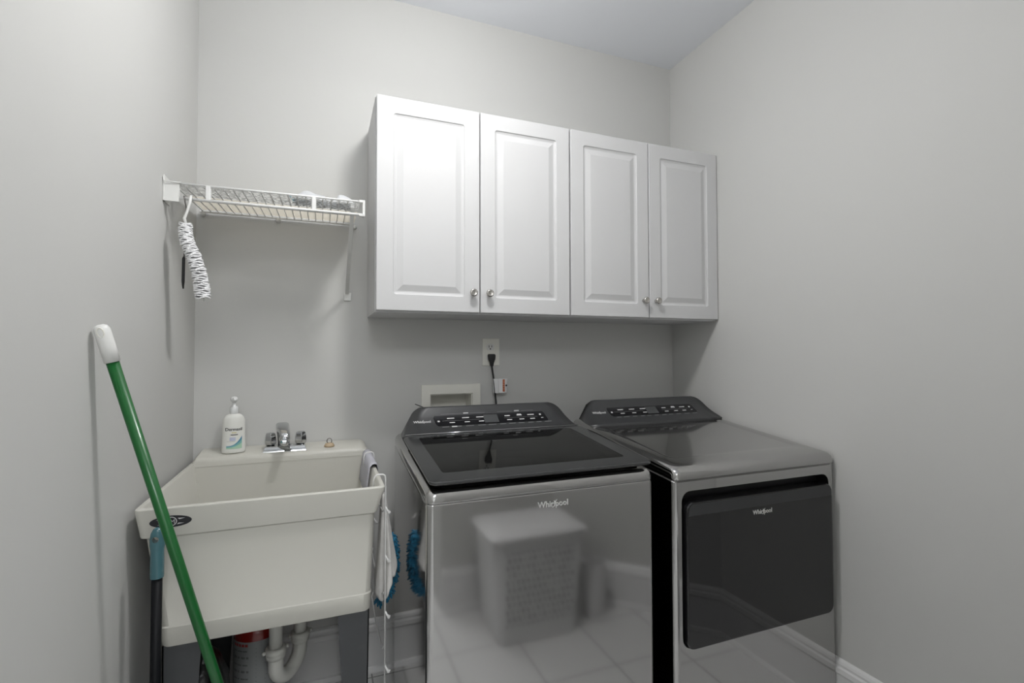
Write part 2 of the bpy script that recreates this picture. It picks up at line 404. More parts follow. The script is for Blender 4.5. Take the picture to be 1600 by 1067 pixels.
e.build('end_cap', 'plastic_w', sh, bevel=0.0015)
for cx in (0.022, 0.270, 0.548):
    e = MB(); e.lathe((cx, -0.001, dz(-0.01) - 0.010), [(0.001, 0), (0.009, 0), (0.009, 0.010), (0.006, 0.016), (0.001, 0.017)], 14, 'y')
    e.build('wall_clip', 'plastic_w', sh)
b = MB()
bx = 0.520
b.loft([[(bx - 0.0065, -0.384, 1.752), (bx + 0.0065, -0.384, 1.752), (bx + 0.0065, -0.374, 1.752), (bx - 0.0065, -0.374, 1.752)],
        [(bx - 0.0065, -0.384, 1.742), (bx + 0.0065, -0.384, 1.742), (bx + 0.0065, -0.374, 1.738), (bx - 0.0065, -0.374, 1.738)],
        [(bx - 0.0065, -0.012, 1.500), (bx + 0.0065, -0.012, 1.500), (bx + 0.0065, -0.003, 1.500), (bx - 0.0065, -0.003, 1.500)]])
br = b.build('brace', 'plastic_w', sh, bevel=0.001)
b = MB(); b.box(bx - 0.011, bx + 0.016, -0.006, -0.0005, 1.474, 1.506); b.lathe((bx + 0.001, -0.005, 1.488), [(0.001, 0), (0.004, 0), (0.001, 0.002)], 10, 'y')
b.build('foot_plate', 'plastic_w', br, bevel=0.001)

# things lying on the shelf
def sheet(x0, x1, y0, y1, nx, ny, zf):
    v = []; f = []
    for j in range(ny + 1):
        for i in range(nx + 1):
            X = x0 + (x1 - x0) * i / nx; Y = y0 + (y1 - y0) * j / ny; v.append((X, Y, zf(X, Y)))
    for j in range(ny):
        for i in range(nx):
            a = j * (nx + 1) + i; f.append((a, a + 1, a + nx + 2, a + nx + 1))
    return MB().add(v, f, True)
tag(sheet(0.024, 0.545, -0.225, -0.016, 30, 6, lambda x, y: dz(y) + 0.0035).build('shelf_liner', 'liner'),
    'cream shelf liner at the back of the wire shelf', 'liner')
tag(sheet(0.024, 0.545, -0.390, -0.230, 60, 12, lambda x, y: dz(y) + 0.0040 + 0.0006 * sin(90 * x) * sin(70 * y)).build('shelf_mat', 'lace'),
    'grey lacy patterned mat along the front of the wire shelf', 'mat')
def bagz(x, y):
    u = (x - 0.34) / 0.19; v_ = (y + 0.29) / 0.05
    e = max(0.0, 1 - v_ * v_) ** 0.5 * max(0.0, 1 - abs(2 * u - 1) ** 4) ** 0.5
    hgt = 0.029 + 0.008 * sin(u * 9) - 0.012 * (abs(u - 0.62) < 0.10)
    return dz(y) + 0.008 + hgt * e + 0.002 * sin(120 * x + 60 * y) * e
bg = empty('plastic_bag', (0.43, -0.29, dz(-0.29) + 0.005), 'crumpled white plastic bag on the right of the wire shelf', 'bag')
sheet(0.34, 0.53, -0.34, -0.24, 40, 16, bagz).build('bag_film', 'bagw', bg)
sheet(0.325, 0.345, -0.30, -0.27, 4, 4, lambda x, y: dz(y) + 0.018 + 0.008 * sin(200 * x)).build('blue_tab', 'bluebit', bg, solid=0.002)

# brushes hanging from the shelf's front rail
hb = empty('bottle_brush', (0.068, -0.404, 1.716), 'long curved white bottle brush hanging from the wire shelf', 'brush')
sp = [(0.058, -0.405, 1.640), (0.059, -0.405, 1.610), (0.065, -0.404, 1.580), (0.080, -0.403, 1.545), (0.092, -0.402, 1.505), (0.099, -0.401, 1.465), (0.103, -0.40, 1.430)]
MB().tube([(0.069, -0.392, 1.7225), (0.069, -0.399, 1.7235), (0.070, -0.404, 1.717), (0.068, -0.406, 1.700), (0.061, -0.406, 1.672), (0.055, -0.406, 1.655), (0.060, -0.405, 1.640)], [0.003, 0.0035, 0.004, 0.004, 0.004, 0.0045, 0.003], 8).build('handle', 'plastic_w', hb)
MB().tube(sp + [(0.104, -0.40, 1.418)], 0.003, 6).build('core_wire', 'plastic_w', hb)
bm_ = MB()
def along(P, t):
    t *= len(P) - 1; i = min(int(t), len(P) - 2); return Vector(P[i]).lerp(Vector(P[i + 1]), t - i), (Vector(P[i + 1]) - Vector(P[i])).normalized()
for i in range(72):
    c, tdir = along(sp, i / 71)
    u = tdir.cross(Vector((0, 1, 0))).normalized(); v_ = tdir.cross(u)
    lift = 0.0022 * sin(i * 2.4)
    R = (0.0175 + 0.0035 * (i / 71)) * (0.95 + 0.08 * random.random())
    n = 18; ctr = [c - tdir * 0.001, c + tdir * 0.001]
    rim = [c + tdir * (lift + 0.002 * sin(k * 5.1 + i)) + (u * cos(2 * pi * k / n) + v_ * sin(2 * pi * k / n)) * R * (0.93 + 0.12 * random.random()) for k in range(n)]
    rim2 = [p_ + tdir * 0.0030 for p_ in rim]
    vs = ctr + rim + rim2
    fs = [(0, 2 + (k + 1) % n, 2 + k) for k in range(n)] + [(1, 2 + n + k, 2 + n + (k + 1) % n) for k in range(n)] + [(2 + k, 2 + (k + 1) % n, 2 + n + (k + 1) % n, 2 + n + k) for k in range(n)]
    bm_.add(vs, fs, False)
bm_.build('bristles', 'bristle', hb)

sk = empty('skewer_tool', (0.046, -0.404, 1.716), 'thin metal rod with a black end hanging behind the bottle brush', 'rod')
MB().tube([(0.052, -0.388, 1.722), (0.052, -0.398, 1.722), (0.054, -0.399, 1.712), (0.055, -0.385, 1.69), (0.049, -0.37, 1.64), (0.047, -0.365, 1.545)], 0.0020, 6).build('rod', 'metal', sk)
MB().tube([(0.047, -0.365, 1.552), (0.046, -0.365, 1.545), (0.045, -0.364, 1.478), (0.045, -0.364, 1.466), (0.0455, -0.364, 1.456)], [0.002, 0.0042, 0.0042, 0.003, 0.002], 8).build('handle', 'blackrub', sk)

# ------------------------------------------------------------------ outlet, cord, washing machine supply box
ox = 1.1255
ou = empty('wall_outlet', (ox, 0, 1.2685), 'ivory double wall outlet under the cabinets with one black plug in it', 'outlet')
MB().box(ox - 0.0395, ox + 0.0395, -0.006, -0.0003, 1.209, 1.328).build('cover_plate', 'ivory', ou, bevel=0.002)
for zz in (1.290, 1.2455):
    f = MB().loft([[(ox - 0.004 + x_, y_, zz + z_) for x_, z_ in rrect(-0.0165, 0.0165, -0.0140, 0.0140, 0.009, 5)] for y_ in (-0.006, -0.0085)]).build('receptacle', 'plastic_w', ou, bevel=0.0007)
    g = MB(); g.box(ox - 0.0115, ox - 0.0088, -0.0092, -0.0080, zz - 0.002, zz + 0.008); g.box(ox + 0.001, ox + 0.0037, -0.0092, -0.0080, zz - 0.001, zz + 0.008)
    g.lathe((ox - 0.004, -0.0080, zz - 0.0075), [(0.001, 0), (0.0032, 0), (0.0032, 0.0012), (0.001, 0.0012)], 10, 'y')
    g.build('slot', 'slot', f)
pc = empty('power_cord', (ox - 0.003, -0.02, 1.2455), 'black power cord running down from the wall outlet with a white tag', 'power cord')
p = MB()
def pl(z, hw, y0, y1): return [(ox - 0.003 + a, b_, z) for a, b_ in rrect(-hw, hw, y0, y1, hw * 0.4, 3)]
p.loft([pl(1.260, 0.013, -0.034, -0.0095), pl(1.254, 0.016, -0.036, -0.0095), pl(1.238, 0.0145, -0.036, -0.011), pl(1.222, 0.009, -0.033, -0.018), pl(1.206, 0.006, -0.031, -0.021)], smooth=False)
p.build('plug', 'blackrub', pc, bevel=0.0015)
MB().tube([(ox - 0.003, -0.026, 1.208), (ox - 0.001, -0.027, 1.19), (ox + 0.003, -0.030, 1.16), (ox + 0.006, -0.033, 1.13), (ox + 0.009, -0.034, 1.09), (ox + 0.014, -0.035, 1.04), (ox + 0.02, -0.05, 0.98), (ox + 0.02, -0.08, 0.92), (ox + 0.02, -0.14, 0.88), (ox + 0.02, -0.190, 0.86)], 0.0042, 8).build('cable', 'blackrub', pc)
tg = MB(); T0 = ox - 0.001
pr = [(0.000, -0.030), (0.006, -0.0395), (0.020, -0.045), (0.028, -0.036), (0.050, -0.040), (0.066, -0.036), (0.073, -0.030)]
pr2 = [(a, b_ + 0.0022) for a, b_ in reversed(pr)]
tg.loft([[(T0 + a + (0.004 if z < 1.1 else 0) * (a < 0.01) - (0.007 if z < 1.1 else 0) * (a > 0.06), b_, z) for a, b_ in pr + pr2] for z in (1.090, 1.152)])
tgo = tg.build('tag', 'tag', pc)
og = MB()
for i in range(7):
    z = 1.096 + i * 0.0077
    og.box(T0 + 0.0435, T0 + 0.0525, -0.0415, -0.0388, z, z + 0.0062)
og.build('orange_print', 'orange', tgo)
MB().lathe((T0 + 0.0605, -0.0375, 1.122), [(0.001, 0), (0.0042, 0), (0.0042, 0.002), (0.001, 0.002)], 10, 'y').build('black_dot', 'slot', tgo)

ob = MB()
fo = [(0.818, 0.90), (1.076, 0.90), (1.076, 1.131), (0.818, 1.131)]
o_ = ob.box(0.818, 1.076, -0.010, -0.0003, 0.90, 1.131).build('supply_box', 'ivory')
bool_cut(o_, MB().box(0.855, 1.040, -0.05, 0.02, 0.93, 1.090).build('cutter', 'ivory'))
tag(o_, 'pale recessed washer supply box frame in the back wall', 'supply box')
md = o_.modifiers.new('bevel', 'BEVEL'); md.width = 0.002; md.segments = 2; md.limit_method = 'ANGLE'
ib = MB(); ib.box(0.854, 0.859, -0.002, 0.092, 0.905, 1.091); ib.box(1.036, 1.041, -0.002, 0.092, 0.905, 1.091); ib.box(0.859, 1.036, -0.002, 0.092, 1.086, 1.091)
ib.box(0.859, 1.036, 0.087, 0.092, 0.905, 1.086); ib.box(0.859, 1.036, -0.002, 0.087, 0.905, 0.912)
ib.build('recess', 'ivory', o_)
wi = MB().tube([(0.7735, -0.11, 1.063), (0.792, -0.105, 1.055), (0.815, -0.10, 1.045), (0.83, -0.09, 1.02), (0.84, -0.05, 0.98), (0.85, -0.004, 0.96)], 0.0018, 6).build('black_wire', 'blackrub')
tag(wi, 'thin black wire sticking up behind the washer, beside the supply box', 'wire')

# ------------------------------------------------------------------ laundry appliances
def swoosh(name, m, parent, mapf, s):
    """curved slash through the middle of the brand lettering"""
    P = [(-0.30, -0.42), (-0.02, -0.36), (0.13, -0.10), (0.22, 0.32), (0.45, 0.62), (0.70, 0.66)]
    Q = [(-0.30, -0.50), (0.05, -0.50), (0.24, -0.16), (0.34, 0.24), (0.52, 0.52), (0.70, 0.66)]
    v = [mapf(a * s, b * s, 0.0006) for a, b in P] + [mapf(a * s, b * s, 0.0006) for a, b in Q]
    v += [mapf(a * s, b * s, 0.0) for a, b in P] + [mapf(a * s, b * s, 0.0) for a, b in Q]
    n = len(P); f = []
    for i in range(n - 1):
        f += [(i, i + 1, n + i + 1, n + i), (2 * n + i, 3 * n + i, 3 * n + i + 1, 2 * n + i + 1), (i, 2 * n + i, 2 * n + i + 1, i + 1), (n + i, n + i + 1, 3 * n + i + 1, 3 * n + i)]
    return MB().add(v, f).build(name, m, parent)

def console(parent, x0, x1, name_logo, dim):
    """sloped control console; x0..x1 is the appliance width"""
    cx = (x0 + x1) / 2; hb_, ht = (x1 - x0) / 2 - 0.013, (x1 - x0) / 2 - 0.058
    yb, zb, yt, zt = -0.357, 0.976, -0.250, 1.062
    def face(u, s, w=0):                          # s: 0 bottom..1 top; slightly hollow face
        sag = 0.010 * sin(pi * s)
        y = yb + (yt - yb) * s + sag * 0.62; z = zb + (zt - zb) * s - sag * 0.78
        return (cx + u, y - w * 0.62, z + w * 0.78)
    def half(s):
        hw = hb_ + (ht - hb_) * s
        if s > 0.72: hw -= 0.030 * (1 - math.sqrt(max(0, 1 - ((s - 0.72) / 0.28) ** 2)))
        if s < 0.1: hw -= 0.003 * (1 - s / 0.1)
        return hw
    N = 26; SS = [i / 20 * 0.9 for i in range(19)] + [0.84, 0.88, 0.91, 0.94, 0.96, 0.98, 0.992, 1.0]; SS = sorted(set(SS))
    mb = MB(); rows = []
    nx = 12
    for s in SS:
        hw = half(s); rows.append([face(-hw + 2 * hw * i / nx, s) for i in range(nx + 1)])
    # roll over the top and down the back
    hw = half(1.0)
    def row(y, z, h): return [(cx - h + 2 * h * i / nx, y, z) for i in range(nx + 1)]
    rows += [row(yt + 0.010, zt + 0.002, hw), row(yt + 0.03, zt - 0.003, hw + 0.004), row(yt + 0.045, zt - 0.020, hw + 0.02), row(-0.203, 0.95, hb_ - 0.004)]
    rows.insert(0, row(-0.350, 0.950, hb_ - 0.004))
    v = [p for r_ in rows for p in r_]; f = []
    for j in range(len(rows) - 1):
        for i in range(nx):
            a = j * (nx + 1) + i; f.append((a, a + 1, a + nx + 2, a + nx + 1))
    nr = len(rows)
    f.append(tuple(j * (nx + 1) for j in range(nr))); f.append(tuple(j * (nx + 1) + nx for j in range(nr - 1, -1, -1)))
    f.append(tuple(range(nx, -1, -1)) + tuple((nr - 1) * (nx + 1) + i for i in range(nx + 1)))
    mb.add(v, f, True)
    mb.build('console', 'console', parent)
    co = parent.children[-1]
    mo = co.modifiers.new('es', 'EDGE_SPLIT'); mo.split_angle = math.radians(50)
    # black touch panel
    pu0, pu1 = -0.222, 0.222; s0, s1 = 0.36, 0.72
    out = rrect(pu0, pu1, 0, 0.053, 0.008, 4)
    def mp(pt, w): return face(pt[0] + (0.010 * (1 - pt[1] / 0.053) if pt[0] > 0 else 0.010 * (1 - pt[1] / 0.053)) - 0.0, s0 + (s1 - s0) * pt[1] / 0.053, w)
    ph = MB(); nn = 24
    # grid so that the panel follows the hollow face
    vv = []; ff = []
    for j in range(7):
        t = j / 6; ins = 0.006 * (1 - math.sqrt(max(0, 1 - (abs(2 * t - 1)) ** 6)))
        for i in range(nn + 1):
            u = (pu0 + ins) + (pu1 - pu0 - 2 * ins) * i / nn + 0.010 * (1 - t)
            vv.append(face(u, s0 + (s1 - s0) * t, 0.0012))
    for j in range(6):
        for i in range(nn):
            a = j * (nn + 1) + i; ff.append((a, a + 1, a + nn + 2, a + nn + 1))
    po = ph.add(vv, ff).build('touch_panel', 'panel', co)
    def quad(u0, u1, sa, sb, w, m, nm, par):
        q_ = MB(); q_.add([face(u0, sa, w), face(u1, sa, w), face(u1, sb, w), face(u0, sb, w)], [(0, 1, 2, 3)])
        return q_, m, nm, par
    def marks(lst, w, m, nm, par):
        b_ = MB()
        for u0, u1, sa, sb in lst: b_.add([face(u0, sa, w), face(u1, sa, w), face(u1, sb, w), face(u0, sb, w)], [(0, 1, 2, 3)])
        return b_.build(nm, m, par)
    marks([(-0.030, 0.026, 0.40, 0.69)], 0.0018, 'screen', 'display', po)
    ml = []
    for i, u in enumerate((-0.170, -0.113, -0.058)):
        ml.append((u, u + 0.027 + 0.006 * (i == 2), 0.605, 0.635)); ml.append((u + 0.006, u + 0.026, 0.455, 0.485))
    for i, u in enumerate((0.055, 0.105, 0.150)):
        ml.append((u, u + 0.022 + 0.006 * (i == 2), 0.60, 0.63)); ml.append((u + 0.006, u + 0.026, 0.45, 0.48))
    ml += [(0.107, 0.124, 0.63, 0.66), (0.200, 0.208, 0.58, 0.63), (0.203, 0.213, 0.47, 0.49), (-0.207, -0.199, 0.51, 0.56)]
    for q_ in ml: marks([q_], 0.0018, 'mark', 'button_mark', po)
    mg = [(-0.19, -0.045, 0.535, 0.541), (0.05, 0.19, 0.535, 0.541), (-0.19, -0.11, 0.76, 0.768), (-0.08, -0.02, 0.76, 0.768), (0.03, 0.09, 0.76, 0.768), (0.13, 0.18, 0.76, 0.768)]
    u = -0.195
    while u < 0.21:
        L_ = 0.020 + 0.012 * random.random(); mg.append((u, u + L_, 0.300, 0.325)); u += L_ + 0.010 + 0.010 * random.random()
    if dim: mg = [g_ for g_ in mg if g_[2] < 0.7]
    marks(mg, 0.0019, 'markdim', 'small_print', co)
    if not dim:
        for q_ in [(-0.160, -0.140, 0.290, 0.335), (-0.105, -0.085, 0.755, 0.785), (0.100, 0.120, 0.755, 0.785)]: marks([q_], 0.0021, 'mark', 'bright_print', co)
    k = 0.105
    mapf = lambda a, b_, c_: face(-0.263 + a, 0.51 + b_ / 0.137, 0.0016 + c_)
    text_mesh('brand_lettering', name_logo, 'mark', co, mapf, size=0.0150, extrude=0.0002, offset=0.0003)
    swoosh('brand_swoosh', 'mark', co, lambda a, b_, c_: face(-0.263 + a * 0.9, 0.545 + b_ / 0.137, 0.0018 + c_), 0.011)
    return co

def front_logo(parent, cx, y, zc, size):
    mapf = lambda a, b_, c_: (cx + a, y - 0.0012 - c_, zc + b_)
    text_mesh('brand_lettering', 'Whirlpool', 'badge', parent, mapf, size=size, extrude=0.0006, offset=0.0003)
    swoosh('brand_swoosh', 'badge', parent, lambda a, b_, c_: (cx + a, y - 0.0025 - c_, zc + 0.3 * size + b_), size * 0.78)

def deck_profile(x0, x1, yf, yb, r):
    return rrect(x0, x1, yf, yb, r, 5)

# --- washer
WX0, WX1, WY, WB = 0.681, 1.379, -0.8102, -0.200
wa = empty('washing_machine', ((WX0 + WX1) / 2, WY, 0), 'dark steel top-loading washing machine with glass lid, beside the sink', 'washing machine')
SLOPE = 0.088
def seam(y): return 0.874 + (y - WY) * SLOPE
def sloped(x0, x1, y0, y1, r, zf, n=6): return [(x, y, zf(y)) for x, y in rrect(x0, x1, y0, y1, r, n)]
bd = MB()
bd.loft([sloped(WX0, WX1, WY, WB, 0.018, lambda y: 0.02), sloped(WX0, WX1, WY, WB, 0.018, lambda y: seam(y) - 0.004), sloped(WX0 + 0.003, WX1 - 0.003, WY + 0.003, WB - 0.003, 0.015, lambda y: seam(y) - 0.001)], cap0=True, cap1=False)
bd.loft([sloped(WX0 + 0.003, WX1 - 0.003, WY + 0.003, WB - 0.003, 0.015, lambda y: seam(y) - 0.001), sloped(WX0 + 0.01, WX1 - 0.01, WY + 0.01, WB - 0.01, 0.012, lambda y: seam(y) - 0.004)], False, False)
bdo = bd.build('body', 'steel', wa, smooth=True); wn(bdo, 50)
def dtop(y): return 0.907 + (y - WY) * 0.104
dk = MB()
o1 = lambda ins, dzz, r: sloped(WX0 + ins, WX1 - ins, WY + ins, WB - ins, r, lambda y: seam(y) + dzz)
tt = lambda ins, dzz, r: sloped(WX0 + ins, WX1 - ins, WY + ins, WB - ins, r, lambda y: dtop(y) + dzz)
dk.loft([o1(0.006, -0.002, 0.014), o1(0.002, 0.000, 0.018), o1(0.0, 0.004, 0.02), tt(0.0, -0.022, 0.022), tt(0.003, -0.010, 0.022), tt(0.010, -0.002, 0.02), tt(0.020, 0.0, 0.02), tt(0.030, -0.003, 0.02)], False, False, True)
wn(dk.build('top_frame', 'steel', wa), 80)
# dark gasket deck under the lid with round basket opening
ring = []; inner = []; NN = 28
outer = rrect(WX0 + 0.028, WX1 - 0.028, WY + 0.028, -0.33, 0.02, 6)
ccx, ccy = (WX0 + WX1) / 2, -0.585
dd = MB()
lo = [(x, y, dtop(y) - 0.006) for x, y in outer]; lo2 = [(x, y, dtop(y) - 0.020) for x, y in outer]
li = []
for x, y in outer:
    a = math.atan2(y - ccy, x - ccx); li.append((ccx + 0.235 * cos(a), ccy + 0.200 * sin(a), 0.895 + 0.1 * 0.200 * sin(a) + 0.012))
dd.loft([lo, lo2, li], False, False)
dd.build('inner_deck', 'black', wa)
bk = MB()
def circ(r_, z, ry=None): return [(ccx + r_ * cos(2 * pi * k / 40), ccy + (ry or r_ * 0.85) * sin(2 * pi * k / 40), z + (0.02 * sin(2 * pi * k / 40) if z > 0.8 else 0)) for k in range(40)]
bk.loft([circ(0.234, 0.895), circ(0.228, 0.875), circ(0.215, 0.868), circ(0.222, 0.80), circ(0.222, 0.55), circ(0.05, 0.52)], False, True, True)
bk.build('wash_basket', 'screen', wa, recalc=False)
# lid
def lz(y): return 0.9345 + (y + 0.815) * 0.103
LX0, LX1, LY0, LY1 = WX0 + 0.006, WX1 - 0.008, -0.820, -0.366
def ll(ins, h, r, n=6, f=0): return [(x, y, lz(y) + h) for x, y in rrect(LX0 + ins, LX1 - ins, LY0 + ins, LY1 - ins * 0.3, r, n)]
win = lambda h: [(x, y, lz(y) + h) for x, y in rrect(0.735, 1.312, -0.755, -0.395, 0.012, 6)]
li_ = MB(); li_.loft([win(-0.012), ll(0.010, -0.013, 0.016), ll(0.003, -0.010, 0.02), ll(0.0, -0.006, 0.022), ll(0.001, -0.002, 0.022), ll(0.004, 0, 0.02), win(0.0), win(-0.012)], False, False)
lido = li_.build('lid', 'lidframe', wa, smooth=True); wn(lido, 35)
MB().loft([win(-0.005), win(-0.0004)], True, True).build('lid_window', 'lidglass', lido)
tf = MB(); tf.box(LX0 + 0.012, LX1 - 0.012, LY0 - 0.0012, LY0 + 0.0015, lz(LY0) - 0.0045, lz(LY0) - 0.0025)
cs = console(wa, WX0, WX1, 'Whirlpool', False)
MB().tube([((WX0 + WX1) / 2 + u, -0.3610, 0.9835) for u in (-0.333, -0.1, 0.1, 0.333)], 0.0019, 6).build('console_trim', 'chrome', cs)
front_logo(wa, 1.0375, WY, 0.834, 0.0225)
for sx_ in (WX0 + 0.05, WX1 - 0.05):
    for sy_ in (WY + 0.05, WB - 0.05):
        MB().lathe((sx_, sy_, 0), [(0.001, 0), (0.02, 0), (0.02, 0.008), (0.01, 0.01), (0.01, 0.022), (0.001, 0.022)], 12).build('foot', 'blackrub', wa)

# --- dryer
DX0, DX1, DY, DB = 1.4194, 2.106, -0.8553, -0.200
dr = empty('clothes_dryer', ((DX0 + DX1) / 2, DY, 0), 'dark steel clothes dryer with black front door, against the right wall', 'dryer')
def dseam(y): return 0.8765 + (y - DY) * 0.085
bd = MB()
bd.loft([sloped(DX0, DX1, DY, DB, 0.016, lambda y: 0.02), sloped(DX0, DX1, DY, DB, 0.016, lambda y: dseam(y) - 0.005), sloped(DX0 + 0.004, DX1 - 0.004, DY + 0.004, DB - 0.004, 0.013, lambda y: dseam(y) - 0.001)])
bdo = bd.build('body', 'steel', dr, smooth=True)
DOX0, DOX1, DOZ0, DOZ1 = 1.4445, 2.076, 0.372, 0.843
cut = MB().loft([[(x, y, z) for x, z in rrect(DOX0, DOX1, DOZ0, DOZ1, 0.032, 7)] for y in (DY - 0.05, DY + 0.045)]).build('cutter', 'steel')
bool_cut(bdo, cut)
wn(bdo, 40)
rc = MB().loft([[(x, y, z) for x, z in rrect(DOX0 + ins, DOX1 - ins, DOZ0 + ins, DOZ1 - ins, 0.030, 7)] for y, ins in ((DY + 0.003, 0.0006), (DY + 0.044, 0.002))], False, True)
rc.build('door_recess', 'black', bdo, solid=0.001)
# door slab with lighter top strip
DZ0, DZ1 = 0.3735, 0.812
def dl(ins, y, r=0.026): return [(x, y, z) for x, z in rrect(1.4530 + ins, 2.0745 - ins, DZ0 + ins, DZ1 - ins, r, 7)]
do_ = MB().loft([dl(0.004, DY + 0.038), dl(0, DY + 0.030), dl(0, DY - 0.010), dl(0.002, DY - 0.0135), dl(0.006, DY - 0.0145, 0.022)]).build('door', 'doorglass', dr, smooth=True)
wn(do_, 30)
sl = MB(); tp = rrect(1.4530 + 0.006, 2.0745 - 0.006, DZ0, DZ1 - 0.0055, 0.022, 7); z_ = DZ1 - 0.040
pts_ = [(x, z) for x, z in tp if z > z_]; pts_ = [(2.0745 - 0.006, z_)] + pts_ + [(1.4530 + 0.006, z_)]
sl.loft([[(x, y, z) for x, z in pts_] for y in (DY - 0.0144, DY - 0.0154)])
sl.build('grip_strip', 'console', do_)
front_logo(do_, 1.752, DY - 0.0145, 0.748, 0.0195)
def dtopz(y): return 0.912 + (y - DY) * 0.112
def dt(ins, dzz, r, ys=0): return [(x, y, (dseam(y) if ys else dtopz(y)) + dzz) for x, y in rrect(DX0 + ins, DX1 - ins, DY + ins * 1.6 - 0.004, DB - ins, r, 6)]
t = MB()
t.loft([dt(0.008, 0.000, 0.012, 1), dt(0.002, 0.001, 0.016, 1), dt(0, 0.004, 0.018, 1), dt(0, -0.020, 0.02), dt(0.002, -0.010, 0.02), dt(0.007, -0.003, 0.02), dt(0.016, 0.0, 0.02), dt(0.030, 0.002, 0.02),
        dt(0.050, 0.0025, 0.03), dt(0.062, -0.0005, 0.03), dt(0.070, -0.001, 0.03)], True, True, True)
wn(t.build('top_panel', 'steel', dr), 80)
console(dr, DX0, DX1, 'Whirlpool', True)
for sx_ in (DX0 + 0.05, DX1 - 0.05):
    for sy_ in (DY + 0.06, DB - 0.05):
        MB().lathe((sx_, sy_, 0), [(0.001, 0), (0.02, 0), (0.02, 0.008), (0.01, 0.01), (0.01, 0.022), (0.001, 0.022)], 12).build('foot', 'blackrub', dr)

# ------------------------------------------------------------------ utility sink
us = empty('utility_sink', (0.31, -0.32, 0), 'off-white plastic laundry tub on grey steel legs in the left corner', 'sink')
def tl(x0, x1, y0, y1, z, r=0.02): return [(x, y, z) for x, y in rrect(x0, x1, y0, y1, r, 5)]
tb = MB()
tb.loft([tl(0.071, 0.560, -0.630, -0.060, 0.549), tl(0.069, 0.561, -0.633, -0.055, 0.553), tl(0.065, 0.563, -0.636, -0.050, 0.598), tl(0.067, 0.561, -0.634, -0.050, 0.601),
         tl(0.036, 0.571, -0.640, -0.035, 0.818), tl(0.027, 0.577, -0.646, -0.030, 0.822, 0.014), tl(0.016, 0.597, -0.654, -0.012, 0.888, 0.014), tl(0.016, 0.597, -0.654, -0.012, 0.891, 0.014), tl(0.018, 0.595, -0.652, -0.014, 0.893, 0.012),
         tl(0.027, 0.586, -0.641, -0.024, 0.893, 0.012), tl(0.030, 0.583, -0.638, -0.027, 0.890, 0.012), tl(0.055, 0.555, -0.615, -0.10, 0.70, 0.03), tl(0.085, 0.530, -0.590, -0.12, 0.590, 0.04), tl(0.11, 0.505, -0.565, -0.15, 0.575, 0.04)], True, True)
tbo = tb.build('basin', 'tub', us, bevel=0.0015)
# raised faucet ledge along the wall
lg = MB()
def prof(y, top):
    P = [(0.018, 0.880), (0.593, 0.880)]
    for i in range(8):
        a = i / 7 * pi / 2; P.append((0.563 + 0.030 * cos(a), top - 0.026 + 0.026 * sin(a)))
    P += [(0.034, top), (0.022, top - 0.012)]
    return [(x, y, z) for x, z in P]
lg.loft([prof(-0.004, 0.922), prof(-0.030, 0.920), prof(-0.118, 0.910), prof(-0.126, 0.905), prof(-0.129, 0.896)])
lgo = lg.build('faucet_ledge', 'tub', us, bevel=0.002)
lgo2 = MB(); lgo2.box(0.03, 0.584, -0.128, -0.03, 0.70, 0.881); lgo2.build('splash_back', 'tub', us)
# emblem
EX, EZ, EY = 0.092, 0.8585, -0.6508
def em_y(z): return -0.646 + (z - 0.822) / (0.888 - 0.822) * -0.008 - 0.0010
def ell(a, b_, off, n=36, cx=EX, cz=EZ): return [(cx + a * cos(2 * pi * k / n), em_y(cz + b_ * sin(2 * pi * k / n)) - off, cz + b_ * sin(2 * pi * k / n)) for k in range(n)]
em = MB().loft([ell(0.0435, 0.0145, -0.0008), ell(0.0435, 0.0145, 0.0)]).build('emblem', 'darkprint', us)
e2 = MB(); e2.loft([ell(0.0130, 0.0118, 0.0003), ell(0.0108, 0.0098, 0.0003)], False, False)
for sgn in (-1, 1):                                   # pale side wedges
    for pts in ([(0.014, 0.0075), (0.030, 0.0065), (0.018, 0.0035)], [(0.016, -0.0045), (0.028, -0.0060), (0.012, -0.0085)]):
        v = [(EX + sgn * a, em_y(EZ + b_) - 0.0003, EZ + b_) for a, b_ in pts]; e2.add(v, [(0, 1, 2)])
e2.build('emblem_ring', 'mark', em)
text_mesh('emblem_letters', 'EM', 'mark', em, lambda a, b_, c_: (EX + a, em_y(EZ + b_) - 0.0004 - c_, EZ - 0.0052 + b_), size=0.0145, extrude=0.0001)
# drain under the basin
MB().lathe((0.305, -0.36, 0.549), [(0.001, 0), (0.045, 0), (0.045, -0.010), (0.028, -0.02), (0.001, -0.02)], 20).build('drain_fitting', 'pvc', us)
def leg(x0t, x1t, x0b, x1b, yf, sgn, side):
    """folded sheet leg: wide face plus a side flange"""
    b_ = MB(); th = 0.003
    b_.loft([[(x0b, yf, 0), (x1b, yf, 0), (x1b, yf + th * sgn, 0), (x0b, yf + th * sgn, 0)], [(x0t, yf, 0.552), (x1t, yf, 0.552), (x1t, yf + th * sgn, 0.552), (x0t, yf + th * sgn, 0.552)]])
    xb, xt = (x0b, x0t) if side < 0 else (x1b, x1t)
    b_.loft([[(xb, yf, 0), (xb - side * th, yf, 0), (xb - side * th, yf + 0.045 * sgn, 0), (xb, yf + 0.045 * sgn, 0)], [(xt, yf, 0.552), (xt - side * th, yf, 0.552), (xt - side * th, yf + 0.09 * sgn, 0.552), (xt, yf + 0.09 * sgn, 0.552)]])
    b_.build('leg', 'greyleg', us)
leg(0.072, 0.155, 0.078, 0.125, -0.628, 1, -1)
leg(0.474, 0.557, 0.507, 0.550, -0.628, 1, 1)
leg(0.072, 0.155, 0.078, 0.125, -0.066, -1, -1)
leg(0.474, 0.557, 0.507, 0.550, -0.066, -1, 1)

